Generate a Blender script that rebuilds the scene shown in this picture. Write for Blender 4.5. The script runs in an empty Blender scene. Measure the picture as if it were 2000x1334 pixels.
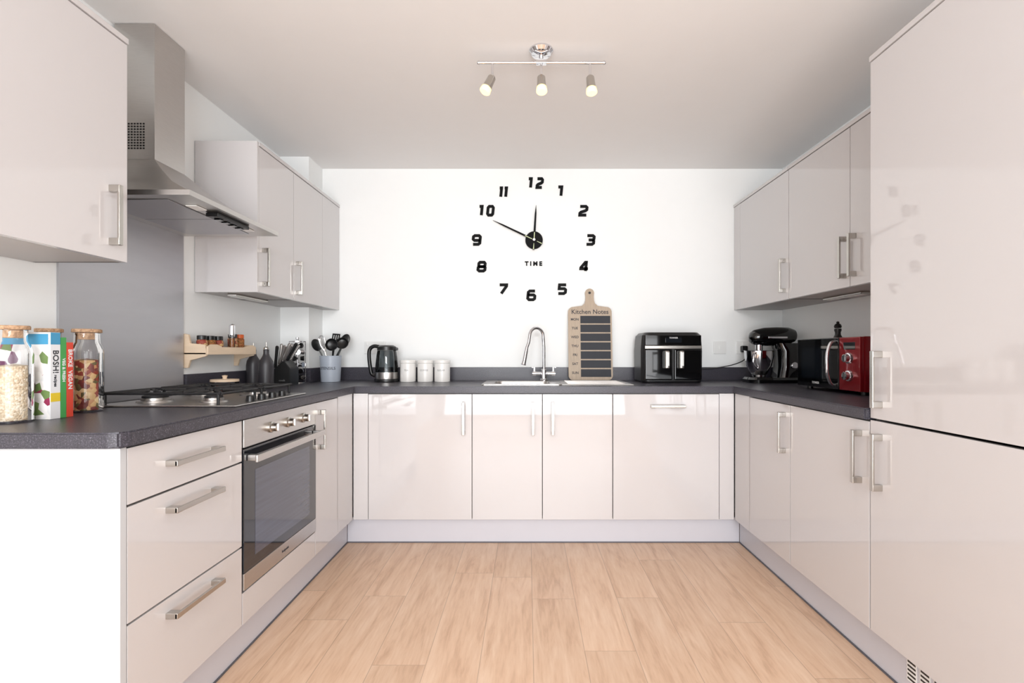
import bpy, bmesh, math, random
from math import radians, pi, sin, cos
from mathutils import Vector, Matrix, Euler
random.seed(7)
scene = bpy.context.scene
COL = scene.collection
try:
    scene.view_settings.view_transform = 'Standard'
    scene.view_settings.look = 'None'
except Exception: pass

# ------------------------------------------------------------ materials
def lin(c):
    out=[]
    for v in c:
        v=v/255.0
        out.append(v/12.92 if v<=0.04045 else ((v+0.055)/1.055)**2.4)
    return (out[0],out[1],out[2],1.0)
def mat(name, rgb, rough=0.5, metal=0.0, var=0.04, nscale=12.0, bump=0.0, coat=0.0, emit=0.0, stretch=None, spec=0.5):
    m=bpy.data.materials.new(name); m.use_nodes=True
    nt=m.node_tree; p=nt.nodes['Principled BSDF']
    p.inputs['Roughness'].default_value=rough
    p.inputs['Metallic'].default_value=metal
    p.inputs['Specular IOR Level'].default_value=spec
    if coat: 
        p.inputs['Coat Weight'].default_value=coat; p.inputs['Coat Roughness'].default_value=0.03
    base=lin(rgb)
    tc=nt.nodes.new('ShaderNodeTexCoord'); mp=nt.nodes.new('ShaderNodeMapping')
    if stretch: mp.inputs['Scale'].default_value=stretch
    no=nt.nodes.new('ShaderNodeTexNoise'); no.inputs['Scale'].default_value=nscale; no.inputs['Detail'].default_value=4
    nt.links.new(tc.outputs['Object'],mp.inputs['Vector']); nt.links.new(mp.outputs['Vector'],no.inputs['Vector'])
    mx=nt.nodes.new('ShaderNodeMix'); mx.data_type='RGBA'
    mx.inputs[6].default_value=tuple(max(0,c*(1-var)) for c in base[:3])+(1,)
    mx.inputs[7].default_value=tuple(min(1,c*(1+var)) for c in base[:3])+(1,)
    nt.links.new(no.outputs['Fac'],mx.inputs[0]); nt.links.new(mx.outputs[2],p.inputs['Base Color'])
    if bump:
        b=nt.nodes.new('ShaderNodeBump'); b.inputs['Strength'].default_value=bump; b.inputs['Distance'].default_value=0.002
        nt.links.new(no.outputs['Fac'],b.inputs['Height']); nt.links.new(b.outputs['Normal'],p.inputs['Normal'])
    if emit:
        p.inputs['Emission Color'].default_value=base; p.inputs['Emission Strength'].default_value=emit
    return m
def glassmat(name, rgb=(255,255,255), tint=0.95):
    m=bpy.data.materials.new(name); m.use_nodes=True; nt=m.node_tree
    for n in list(nt.nodes): nt.nodes.remove(n)
    o=nt.nodes.new('ShaderNodeOutputMaterial'); t=nt.nodes.new('ShaderNodeBsdfTransparent'); g=nt.nodes.new('ShaderNodeBsdfGlossy')
    c=lin(rgb); t.inputs['Color'].default_value=(c[0]*tint,c[1]*tint,c[2]*tint,1); g.inputs['Roughness'].default_value=0.02
    f=nt.nodes.new('ShaderNodeFresnel'); f.inputs['IOR'].default_value=1.45
    mx=nt.nodes.new('ShaderNodeMixShader')
    nt.links.new(f.outputs[0],mx.inputs[0]); nt.links.new(t.outputs[0],mx.inputs[1]); nt.links.new(g.outputs[0],mx.inputs[2]); nt.links.new(mx.outputs[0],o.inputs[0])
    return m
def speckle(name, dark, light, scale, thr0, thr1, rough=0.4, mid=None):
    m=mat(name,dark,rough); nt=m.node_tree; p=nt.nodes['Principled BSDF']
    tc=nt.nodes.new('ShaderNodeTexCoord'); v=nt.nodes.new('ShaderNodeTexNoise'); v.inputs['Scale'].default_value=scale; v.inputs['Detail'].default_value=3; v.inputs['Roughness'].default_value=0.7
    r=nt.nodes.new('ShaderNodeValToRGB'); r.color_ramp.elements[0].position=thr0; r.color_ramp.elements[0].color=lin(dark)
    r.color_ramp.elements[1].position=thr1; r.color_ramp.elements[1].color=lin(light)
    if mid:
        e=r.color_ramp.elements.new((thr0+thr1)/2); e.color=lin(mid)
    nt.links.new(tc.outputs['Object'],v.inputs['Vector']); nt.links.new(v.outputs['Fac'],r.inputs[0]); nt.links.new(r.outputs[0],p.inputs['Base Color'])
    return m
def voro(name, cols, scale, rough=0.6):
    m=mat(name,cols[0],rough); nt=m.node_tree; p=nt.nodes['Principled BSDF']
    tc=nt.nodes.new('ShaderNodeTexCoord'); v=nt.nodes.new('ShaderNodeTexVoronoi'); v.inputs['Scale'].default_value=scale
    s=nt.nodes.new('ShaderNodeSeparateColor'); r=nt.nodes.new('ShaderNodeValToRGB'); r.color_ramp.interpolation='CONSTANT'
    n=len(cols)
    r.color_ramp.elements[0].color=lin(cols[0]); r.color_ramp.elements[1].position=1/n; r.color_ramp.elements[1].color=lin(cols[1])
    for i in range(2,n):
        e=r.color_ramp.elements.new(i/n); e.color=lin(cols[i])
    nt.links.new(tc.outputs['Object'],v.inputs['Vector']); nt.links.new(v.outputs['Color'],s.inputs[0]); nt.links.new(s.outputs[0],r.inputs[0]); nt.links.new(r.outputs[0],p.inputs['Base Color'])
    b=nt.nodes.new('ShaderNodeBump'); b.inputs['Strength'].default_value=0.8; b.inputs['Distance'].default_value=0.003; b.invert=True
    nt.links.new(v.outputs['Distance'],b.inputs['Height']); nt.links.new(b.outputs['Normal'],p.inputs['Normal'])
    return m
def floor_mat():
    m=mat('oak_laminate',(222,186,158),0.35); nt=m.node_tree; N=nt.nodes; L=nt.links; p=N['Principled BSDF']
    g=N.new('ShaderNodeNewGeometry'); s=N.new('ShaderNodeSeparateXYZ'); L.new(g.outputs['Position'],s.inputs[0])
    def math_(op,a,b=None,c=None):
        n=N.new('ShaderNodeMath'); n.operation=op
        for i,v in enumerate((a,b,c)):
            if v is None: continue
            if isinstance(v,(int,float)): n.inputs[i].default_value=v
            else: L.new(v,n.inputs[i])
        return n.outputs[0]
    W=0.19; LEN=1.15
    u=math_('DIVIDE',math_('ADD',s.outputs['X'],10.05),W); row=math_('FLOOR',u); fu=math_('FRACT',u)
    wn=N.new('ShaderNodeTexWhiteNoise'); wn.noise_dimensions='1D'; L.new(row,wn.inputs['W'])
    v=math_('ADD',math_('DIVIDE',math_('ADD',s.outputs['Y'],10),LEN),wn.outputs['Value']); pl=math_('FLOOR',v); fv=math_('FRACT',v)
    cv=N.new('ShaderNodeCombineXYZ'); L.new(row,cv.inputs[0]); L.new(pl,cv.inputs[1])
    wn2=N.new('ShaderNodeTexWhiteNoise'); wn2.noise_dimensions='3D'; L.new(cv.outputs[0],wn2.inputs['Vector'])
    gx=math_('MULTIPLY',s.outputs['X'],15); gy=math_('ADD',math_('MULTIPLY',s.outputs['Y'],1.7),math_('MULTIPLY',wn2.outputs['Value'],37))
    cg=N.new('ShaderNodeCombineXYZ'); L.new(gx,cg.inputs[0]); L.new(gy,cg.inputs[1]); L.new(math_('MULTIPLY',wn2.outputs['Value'],19),cg.inputs[2])
    n1=N.new('ShaderNodeTexNoise'); n1.inputs['Scale'].default_value=1.0; n1.inputs['Detail'].default_value=7; n1.inputs['Distortion'].default_value=1.3; n1.inputs['Roughness'].default_value=0.62; L.new(cg.outputs[0],n1.inputs['Vector'])
    n2=N.new('ShaderNodeTexNoise'); n2.inputs['Scale'].default_value=6.0; n2.inputs['Detail'].default_value=3; L.new(cg.outputs[0],n2.inputs['Vector'])
    fac=math_('ADD',math_('MULTIPLY',n1.outputs['Fac'],0.7),math_('MULTIPLY',n2.outputs['Fac'],0.3))
    r=N.new('ShaderNodeValToRGB'); e=r.color_ramp.elements; e[0].position=0.30; e[0].color=lin((190,152,124)); e[1].position=0.66; e[1].color=lin((228,198,172))
    k=e.new(0.47); k.color=lin((216,181,152)); L.new(fac,r.inputs[0])
    hs=N.new('ShaderNodeHueSaturation'); L.new(r.outputs[0],hs.inputs['Color']); L.new(math_('ADD',math_('MULTIPLY',wn2.outputs['Value'],0.12),0.94),hs.inputs['Value'])
    e1=math_('LESS_THAN',fu,0.014); e2=math_('LESS_THAN',fv,0.0022); ed=math_('MAXIMUM',e1,e2)
    mx=N.new('ShaderNodeMix'); mx.data_type='RGBA'; L.new(math_('MULTIPLY',ed,0.45),mx.inputs[0]); L.new(hs.outputs[0],mx.inputs[6]); mx.inputs[7].default_value=lin((130,104,86))
    L.new(mx.outputs[2],p.inputs['Base Color'])
    return m

m_wall=mat('white_wall_paint',(245,246,245),0.85,var=0.01)
m_ceil=mat('ceiling_paint',(240,238,237),0.9,var=0.01)
m_floor=floor_mat()
m_gloss=mat('gloss_grey_lacquer',(206,202,202),0.05,var=0.008,nscale=2,coat=0.7)
m_plinth=mat('plinth_grey',(204,203,210),0.3,var=0.01)
m_carc=mat('carcass_gap_shade',(112,108,106),0.6,var=0.02)  # carcass colour darkened so gaps between fronts look like shadow lines
m_under=mat('cabinet_underside',(192,189,188),0.5,var=0.02)
m_endp=mat('end_panel',(198,200,203),0.35,var=0.01)
m_work=speckle('granite_effect_laminate',(50,48,55),(144,140,152),300,0.44,0.76,0.34,mid=(76,73,83))
m_steel=mat('brushed_steel',(196,193,190),0.30,1.0,var=0.08,nscale=30,stretch=(1,1,14))
m_steelb=mat('splashback_steel',(186,186,190),0.40,0.85,var=0.05,nscale=6,stretch=(1,1,6))
m_chrome=mat('chrome',(225,225,228),0.06,1.0,var=0.02)
m_nickel=mat('satin_nickel',(190,186,180),0.26,1.0,var=0.04)
m_black=mat('black_plastic',(18,18,19),0.32,var=0.1)
m_blackg=mat('black_gloss',(8,8,9),0.06,var=0.1,coat=0.5)
m_blackm=mat('black_matt_iron',(26,26,28),0.55,var=0.15,bump=0.2,nscale=80)
m_acryl=mat('clock_black_acrylic',(10,10,11),0.6,var=0.1,spec=0.15)
m_lume=mat('pale_green_inlay',(205,215,170),0.5)
m_ovglass=mat('oven_glass',(26,28,34),0.04,var=0.05,coat=0.6)
m_ovwin=mat('oven_window_reflection',(74,78,94),0.06,var=0.25,nscale=4,stretch=(1,1,25),coat=0.6)  # horizontal bands paint a slatted blind reflection into the glass colour
m_white=mat('white_plastic',(240,240,238),0.3,var=0.01)
m_ceram=mat('cream_ceramic',(238,235,231),0.25,var=0.02)
m_bluegr=mat('pale_blue_enamel',(178,186,198),0.3,var=0.03)
m_darktxt=mat('dark_lettering',(50,50,56),0.6)
m_wood=mat('pale_pine_wood',(230,206,178),0.5,var=0.12,nscale=10,stretch=(1,1,8),bump=0.1)
m_board=mat('board_wood',(178,160,140),0.55,var=0.22,nscale=14,stretch=(6,6,0.8),bump=0.15)
m_cork=speckle('cork',(150,116,88),(204,168,134),120,0.35,0.65,0.8)
m_chalk=mat('chalkboard',(48,50,56),0.7,var=0.12)
m_glass=glassmat('clear_glass')
m_kglass=glassmat('kettle_glass',(225,230,232),0.85)
m_oats=voro('oats',[(222,204,178),(232,218,196),(200,177,147),(212,192,162)],190)
m_pasta=voro('tricolour_pasta',[(196,144,100),(150,66,50),(226,200,150),(104,94,58),(120,56,50),(214,176,124)],75)
m_dried=voro('white_beans',[(226,214,196),(208,190,160),(240,232,220)],90)
m_page=mat('book_pages',(236,232,222),0.8,var=0.05,nscale=200,stretch=(40,1,1))
m_blue=mat('blue_cover',(70,150,190),0.4); m_whitec=mat('white_cover',(232,232,234),0.4,var=0.01)
m_green=mat('green_cover',(70,155,80),0.4); m_red=mat('red_cover',(212,70,50),0.4); m_yellow=mat('yellow_cover',(232,200,50),0.4)
m_food=voro('printed_fruit_cover',[(104,36,86),(235,232,230),(230,230,230),(236,234,232),(150,50,84),(232,228,226),(240,238,236),(238,236,232),(110,135,80),(235,232,230)],42,0.4)
m_redm=mat('metallic_red',(140,18,26),0.2,0.35,var=0.06,coat=0.5)
m_bottle=mat('dark_grey_bottle',(52,50,54),0.4,var=0.1)
m_seal=mat('dark_seal',(90,90,98),0.5)
m_tape=mat('turquoise_tape',(30,190,200),0.5)
m_bulb=mat('warm_led',(255,218,140),0.4,emit=2.2)
m_orange=mat('orange_lid',(214,98,40),0.4); m_spice=voro('ground_spice',[(150,80,40),(120,90,40),(170,110,60)],200)
m_frame=mat('white_upvc',(238,238,238),0.3)
m_screen=mat('display',(20,24,30),0.05,coat=0.5)
m_txtw=mat('white_lettering',(225,225,225),0.5)
m_txtg=mat('grey_lettering',(140,140,140),0.5)

# ------------------------------------------------------------ builder
class B:
    def __init__(s): s.bm=bmesh.new(); s.mats=[]
    def mi(s,m):
        if m not in s.mats: s.mats.append(m)
        return s.mats.index(m)
    def add(s,t,m,M=None):
        if M is not None: bmesh.ops.transform(t,matrix=M,verts=t.verts)
        i=s.mi(m)
        for f in t.faces: f.material_index=i; f.smooth=True
        me=bpy.data.meshes.new('tmp'); t.to_mesh(me); t.free(); s.bm.from_mesh(me); bpy.data.meshes.remove(me)
        return s
    def box(s,c,d,m,bev=0.0,seg=2,rot=None):
        t=bmesh.new(); bmesh.ops.create_cube(t,size=1); bmesh.ops.scale(t,vec=d,verts=t.verts)
        if bev>0: bmesh.ops.bevel(t,geom=t.edges[:],offset=min(bev,min(d)*0.49),segments=seg,affect='EDGES',profile=0.5)
        M=Matrix.Translation(c)
        if rot: M=M@Euler(rot).to_matrix().to_4x4()
        return s.add(t,m,M)
    def bx(s,x0,x1,y0,y1,z0,z1,m,bev=0.0,seg=2):
        return s.box(((x0+x1)/2,(y0+y1)/2,(z0+z1)/2),(abs(x1-x0),abs(y1-y0),abs(z1-z0)),m,bev,seg)
    def cyl(s,c,r,h,m,axis='Z',r2=None,seg=32,bev=0.0,rot=None):
        t=bmesh.new(); bmesh.ops.create_cone(t,cap_ends=True,segments=seg,radius1=r,radius2=r if r2 is None else r2,depth=h)
        if bev>0:
            ed=[e for e in t.edges if abs(e.verts[0].co.z-e.verts[1].co.z)<1e-6]
            bmesh.ops.bevel(t,geom=ed,offset=bev,segments=2,affect='EDGES')
        M=Matrix.Translation(c)
        if rot: M=M@Euler(rot).to_matrix().to_4x4()
        if axis=='X': M=M@Matrix.Rotation(pi/2,4,'Y')
        if axis=='Y': M=M@Matrix.Rotation(pi/2,4,'X')
        return s.add(t,m,M)
    def lathe(s,prof,m,c=(0,0,0),seg=36,M=None):
        t=bmesh.new(); rings=[]
        for r,z in prof:
            if r<1e-5: rings.append([t.verts.new((0,0,z))])
            else: rings.append([t.verts.new((r*cos(2*pi*i/seg),r*sin(2*pi*i/seg),z)) for i in range(seg)])
        for a,b in zip(rings,rings[1:]):
            for i in range(seg):
                j=(i+1)%seg
                if len(a)==1 and len(b)==1: continue
                if len(a)==1: t.faces.new((a[0],b[j],b[i]))
                elif len(b)==1: t.faces.new((a[i],a[j],b[0]))
                else: t.faces.new((a[i],a[j],b[j],b[i]))
        bmesh.ops.recalc_face_normals(t,faces=t.faces)
        MM=Matrix.Translation(c)
        if M is not None: MM=MM@M
        return s.add(t,m,MM)
    def sphere(s,c,r,m,seg=24,rot=None):
        t=bmesh.new(); bmesh.ops.create_uvsphere(t,u_segments=seg,v_segments=seg//2,radius=1)
        rr=(r,r,r) if isinstance(r,(int,float)) else r
        M=Matrix.Translation(c)
        if rot: M=M@Euler(rot).to_matrix().to_4x4()
        return s.add(t,m,M@Matrix.Diagonal((*rr,1)))
    def loft(s,rings,m,cap=True):
        t=bmesh.new(); R=[[t.verts.new(p) for p in r] for r in rings]; n=len(R[0])
        for a,b in zip(R,R[1:]):
            for i in range(n): t.faces.new((a[i],a[(i+1)%n],b[(i+1)%n],b[i]))
        if cap: t.faces.new(R[0]); t.faces.new(R[-1])
        bmesh.ops.recalc_face_normals(t,faces=t.faces)
        return s.add(t,m)
    def tube(s,pts,r,m,seg=12):
        P=[Vector(p) for p in pts]; n=len(P); rs=r if isinstance(r,(list,tuple)) else [r]*n
        rings=[]; up=None
        for i,p in enumerate(P):
            d=(P[min(i+1,n-1)]-P[max(i-1,0)]).normalized()
            if up is None:
                a=Vector((0,0,1)) if abs(d.z)<0.9 else Vector((1,0,0)); up=(a-d*a.dot(d)).normalized()
            else: up=(up-d*up.dot(d)).normalized()
            sd=d.cross(up)
            rings.append([p+(up*cos(2*pi*k/seg)+sd*sin(2*pi*k/seg))*rs[i] for k in range(seg)])
        return s.loft(rings,m)
    def prism(s,poly,depth,m,M=None,bev=0.0):
        t=bmesh.new(); vs=[t.verts.new((x,y,0)) for x,y in poly]; f=t.faces.new(vs)
        r=bmesh.ops.extrude_face_region(t,geom=[f]); nv=[v for v in r['geom'] if isinstance(v,bmesh.types.BMVert)]
        bmesh.ops.translate(t,vec=(0,0,depth),verts=nv); bmesh.ops.recalc_face_normals(t,faces=t.faces)
        if bev>0: bmesh.ops.bevel(t,geom=t.edges[:],offset=bev,segments=2,affect='EDGES')
        return s.add(t,m,M)
    def text(s,txt,size,m,c=(0,0,0),rot=(pi/2,0,0),depth=0.0004,off=0.0,R=None,sx=1.0):
        cu=bpy.data.curves.new('t','FONT'); cu.body=txt; cu.size=size; cu.align_x='CENTER'; cu.align_y='CENTER'; cu.extrude=depth; cu.offset=off; cu.resolution_u=3
        o=bpy.data.objects.new('t',cu); COL.objects.link(o); bpy.context.view_layer.update()
        me=bpy.data.meshes.new_from_object(o.evaluated_get(bpy.context.evaluated_depsgraph_get()))
        t=bmesh.new(); t.from_mesh(me); bpy.data.meshes.remove(me); bpy.data.objects.remove(o); bpy.data.curves.remove(cu)
        for v in t.verts: v.co.x*=sx
        if R:
            for v in t.verts:
                x,y,z=v.co; a=x/R; rr=R+z; v.co=(rr*sin(a),-rr*cos(a),y)
            return s.add(t,m,Matrix.Translation(c))
        return s.add(t,m,Matrix.Translation(c)@Euler(rot).to_matrix().to_4x4())
    def obj(s,name,parent=None,loc=(0,0,0),rot=(0,0,0),label=None):
        me=bpy.data.meshes.new(name); s.bm.to_mesh(me); s.bm.free()
        for m in s.mats: me.materials.append(m)
        try: me.set_sharp_from_angle(angle=radians(32))
        except Exception: pass
        o=bpy.data.objects.new(name,me); COL.objects.link(o); o.location=loc; o.rotation_euler=rot
        wn=o.modifiers.new('weighted_normal','WEIGHTED_NORMAL'); wn.keep_sharp=True; wn.weight=70
        if parent: o.parent=parent
        if label: o['label']=label
        return o
def root(name,label,cat,loc=(0,0,0),rz=0.0,group=None,rot=None):
    e=bpy.data.objects.new(name,None); COL.objects.link(e); e.empty_display_size=0.05
    e.location=loc; e.rotation_euler=rot if rot else (0,0,rz); e['label']=label; e['category']=cat
    if group: e['group']=group
    return e
def tag(o,label,cat,group=None):
    o['label']=label; o['category']=cat
    if group: o['group']=group
    return o
def struct(o): o['kind']='structure'; return o

# ------------------------------------------------------------ constants
F=950.0; VX=1030.0; VY=688.0; H=1.103
XL=-1.60; XR=1.76; YB=3.36; YR=-3.0; ZC=2.37
PL=-0.994; PR=1.18; PB=2.77

# ------------------------------------------------------------ room
b=B(); b.bx(XL-.1,XR+.1,YR-.1,YB+.1,-0.1,0,m_floor); o=struct(b.obj('floor')); tag(o,'light oak plank laminate floor','floor')
b=B(); b.bx(XL-.1,XR+.1,YR-.1,YB+.1,ZC,ZC+.1,m_ceil); o=struct(b.obj('ceiling')); tag(o,'plain white painted ceiling','ceiling')
b=B(); b.bx(XL-.1,XR+.1,YB,YB+.1,0,ZC,m_wall); o=struct(b.obj('wall_back')); tag(o,'white painted wall behind the sink run','wall')
b=B(); b.bx(XL-.1,XL,YR,YB,0,ZC,m_wall); o=struct(b.obj('wall_left')); tag(o,'white painted wall behind the hob','wall')
b=B(); b.bx(XR,XR+.1,YR,YB,0,ZC,m_wall); o=struct(b.obj('wall_right')); tag(o,'white painted wall behind the microwave','wall')
b=B(); b.bx(XL,-1.415,3.15,YB,0,ZC,m_wall); o=struct(b.obj('wall_column')); tag(o,'white boxed-in corner column','wall')
b=B()
b.bx(XL,-1.3,YR-.1,YR,0,ZC,m_wall); b.bx(1.46,XR,YR-.1,YR,0,ZC,m_wall); b.bx(-1.3,1.46,YR-.1,YR,2.2,ZC,m_wall)
o=struct(b.obj('wall_rear')); tag(o,'white wall around a wide glazed opening','wall')
b=B()
for x0,x1 in ((-1.3,-1.24),(0.05,0.11),(1.40,1.46)): b.bx(x0,x1,YR-.08,YR-.02,0,2.2,m_frame,0.004)
b.bx(-1.24,1.40,YR-.08,YR-.02,2.14,2.2,m_frame,0.004); b.bx(-1.24,1.40,YR-.08,YR-.02,0,0.06,m_frame,0.004)
o=struct(b.obj('window_1')); tag(o,'white framed wide patio window','window')

# ------------------------------------------------------------ cabinets
def handle(parent,x,z,L=0.187,vert=True,y=0.0):
    b=B(); d=L/2
    if vert:
        b.box((0,-0.030,0),(0.015,0.008,L),m_nickel,0.0015)
        for s_ in (-1,1): b.box((0,-0.0165,s_*(d-0.011)),(0.017,0.034,0.022),m_nickel,0.002)
    else:
        b.box((0,-0.030,0),(L,0.008,0.015),m_nickel,0.0015)
        for s_ in (-1,1): b.box((s_*(d-0.011),-0.0165,0),(0.022,0.034,0.017),m_nickel,0.002)
    return b.obj('handle',parent,(x,y,z),label='satin nickel bar handle')
def front(parent,kind,x0,x1,z0,z1,hd=None):
    g=0.0018; b=B(); w=x1-x0-2*g; h=z1-z0-2*g
    b.box((0,0.0095,h/2),(w,0.019,h),m_gloss,0.0012)
    o=b.obj(kind,parent,((x0+x1)/2,0,z0+g),label='high-gloss pale grey '+kind.replace('_',' '))
    if hd: handle(o,hd[0]-(x0+x1)/2,hd[1]-z0-g,hd[2],hd[3])
    return o
def carcass(parent,x0,x1,z0,z1,depth,legs=True,top=True,under=None,cap=False):
    b=B(); t=0.016; y0=0.021; g=0.0006
    b.bx(x0+g,x0+t,y0,depth,z0,z1,m_carc); b.bx(x1-t,x1-g,y0,depth,z0,z1,m_carc)
    b.bx(x0+t,x1-t,y0,depth,z0,z0+t,under or m_carc); b.bx(x0+t,x1-t,depth-.008,depth,z0+t,z1,m_carc)
    b.bx(x0+t,x1-t,y0,y0+.06,z1-t,z1,m_carc)
    if top: b.bx(x0+t,x1-t,y0+.06,depth-.008,z1-t,z1,m_carc)
    if legs:
        for lx in (x0+.05,x1-.05):
            for ly in (0.12,depth-.06): b.cyl((lx,ly,z0/2),0.018,z0,m_black,seg=16)
    return b.obj('body',parent)
def unit(name,label,loc,rz,w,fronts,z0=0.15,z1=0.868,depth=0.575,fillers=(),cat='cabinet',group='base kitchen cabinets',legs=True,top=True,wx=None,cap=False):
    r=root(name,label,cat,loc,rz,group)
    a,c=wx if wx else (0,w)
    carcass(r,a,c,z0,z1,depth,legs,top,m_under if not legs else None)
    for f in fronts: front(r,*f)
    for x0,x1 in fillers:
        b=B(); b.bx(x0+.0012,x1-.0012,0.0005,0.019,z0,z1,m_gloss,0.001)
        b.obj('filler_panel',r)
    if cap:
        b=B(); b.bx(0.0006,w-.0006,-0.004,depth,z1+.001,z1+.019,m_gloss,0.001); b.obj('top_panel',r,label='pale grey top panel')
    return r
R90=pi/2
YL0=1.2075
r=unit('drawer_cabinet','pale grey gloss three-drawer base cabinet beside the oven',(PL,YL0,0),R90,0.4875,
 [('drawer',0,.4875,.721,.866,(.235,.797,.215,False)),('drawer',0,.4875,.425,.719,(.235,.668,.215,False)),('drawer',0,.4875,.148,.423,(.235,.377,.215,False))])
r=unit('oven_housing_cabinet','pale grey housing cabinet holding the built-in oven',(PL,1.696,0),R90,0.585,[('lower_panel',0,.585,.148,.262)],top=False)
r=unit('cupboard','narrow pale grey gloss cupboard next to the oven',(PL,2.282,0),R90,0.486,[('door',0,.271,.148,.866,(.035,.735,.187,True))],fillers=((.271,.486),))
r=unit('cupboard','pale grey gloss cupboard under the kettle and canisters',(-0.992,PB,0),0,0.677,[('door',.085,.677,.148,.866,(.63,.728,.187,True))],fillers=((0,.085),))
r=unit('sink_cupboard','double-door pale grey gloss cupboard below the sink',(-0.315,PB,0),0,0.801,[('door',0,.4005,.148,.866,(.347,.728,.187,True)),('door',.4005,.801,.148,.866,(.459,.728,.187,True))],top=False)
r=unit('dishwasher','integrated dishwasher behind a pale grey gloss door',(0.487,PB,0),0,0.691,[('door',0,.606,.148,.866,(.309,.797,.195,False))],fillers=((.606,.691),),cat='dishwasher')
r=unit('cupboard','pale grey gloss corner cupboard below the mixer',(PR,2.768,0),-R90,0.583,[('door',.179,.583,.148,.866,(.54,.735,.187,True))],fillers=((0,.179),))
r=unit('cupboard','wide pale grey gloss cupboard below the microwave',(PR,2.184,0),-R90,0.507,[('door',0,.507,.148,.866,(.462,.735,.187,True))])
r=unit('tall_cabinet','full-height pale grey gloss fridge housing with two doors',(PR,1.675,0),-R90,0.605,
  [('door',0,.605,.876,2.10,(.052,1.012,.19,True)),('door',0,.605,.148,.872,(.052,.735,.19,True))],z1=2.10,cap=True,group='tall units')
r=unit('wall_cabinet','pale grey gloss wall cupboard before the extractor hood',(-1.298,0.98,0),R90,0.6,[('door',0,.6,1.392,2.10,(.535,1.53,.187,True))],z0=1.394,z1=2.10,depth=0.299,legs=False,cap=True,group='wall cabinets')
lw1=unit('wall_cabinet','pale grey gloss wall cupboard beside the extractor hood',(-1.298,2.352,0),R90,0.349,[('door',0,.349,1.392,2.10,(.035,1.52,.187,True))],z0=1.394,z1=2.10,depth=0.299,legs=False,cap=True,group='wall cabinets')
b=B(); b.bx(-0.0165,-0.0005,-0.0005,0.299,1.392,2.119,m_gloss,0.001); b.obj('side_panel',lw1,label='pale grey gloss end panel')
r=unit('wall_cabinet','pale grey gloss wall cupboard by the corner column',(-1.298,2.702,0),R90,0.656,[('door',0,.381,1.392,2.10,(.035,1.52,.187,True))],z0=1.394,z1=2.10,depth=0.299,legs=False,cap=False,fillers=((.381,.656),),wx=(0,.381),group='wall cabinets')
b=B(); b.prism([(0.0006,-.004),(.656,-.004),(.656,.115),(.445,.115),(.445,.299),(.0006,.299)],.018,m_gloss,Matrix.Translation((0,0,2.101))); b.obj('top_panel',r)
b=B(); b.prism([(.382,.02),(.656,.02),(.656,.115),(.445,.115),(.445,.299),(.382,.299)],.016,m_under,Matrix.Translation((0,0,1.394))); b.obj('bottom_panel',r)
r=unit('wall_cabinet','pale grey gloss wall cupboard meeting the clock wall',(1.426,3.358,0),-R90,0.702,[('door',.094,.702,1.392,2.10,(.665,1.527,.187,True))],z0=1.394,z1=2.10,depth=0.332,legs=False,cap=True,fillers=((0,.094),),group='wall cabinets')
r=unit('wall_cabinet','double-door pale grey gloss wall cupboard above the microwave',(1.426,2.655,0),-R90,0.978,[('door',0,.505,1.392,2.10,(.475,1.527,.187,True)),('door',.505,.978,1.392,2.10,(.54,1.527,.187,True))],z0=1.394,z1=2.10,depth=0.332,legs=False,cap=True,group='wall cabinets')
b=B(); b.bx(XL+.001,PL,1.187,1.2065,0,.868,m_endp,0.0015); tag(b.obj('end_panel'),'plain white end panel closing the drawer run','panel')
def plinth(x0,x1,y0,y1,label,vent=False):
    b=B(); b.bx(x0,x1,y0,y1,0.004,.146,m_plinth,0.001); o=tag(b.obj('plinth'),label,'plinth','kitchen plinths')
    return o
p1=plinth(-1.062,-1.044,1.208,2.819,'pale grey plinth below the oven run')
b=B(); b.bx(-1.0435,-1.039,1.208,2.815,0,.006,m_seal); b.obj('seal_strip',p1)
p2=plinth(-1.0425,1.2285,2.82,2.838,'pale grey plinth below the sink run')
b=B(); b.bx(-1.038,1.224,2.8155,2.8195,0,.006,m_seal); b.obj('seal_strip',p2)
p3=plinth(1.23,1.248,1.07,2.819,'pale grey plinth below the microwave run, vent slots cut in')
b=B(); b.bx(1.225,1.2295,1.07,2.815,0,.006,m_seal); b.obj('seal_strip',p3)
b=B()
for k in range(3):
    y0=1.575-k*0.052
    b.bx(1.2285,1.2299,y0-.040,y0,.045,.118,m_white,0.0004)
    for j in range(5): b.bx(1.2278,1.2286,y0-.036,y0-.004,.051+j*.0135,.057+j*.0135,m_black)
b.obj('vent_grille',p3,label='slotted ventilation grille')
b=B(); b.box((0.21,2.8192,0.143),(0.03,0.0012,0.006),m_tape); tag(b.obj('tape'),'small strip of turquoise tape on the plinth','tape')

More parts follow.
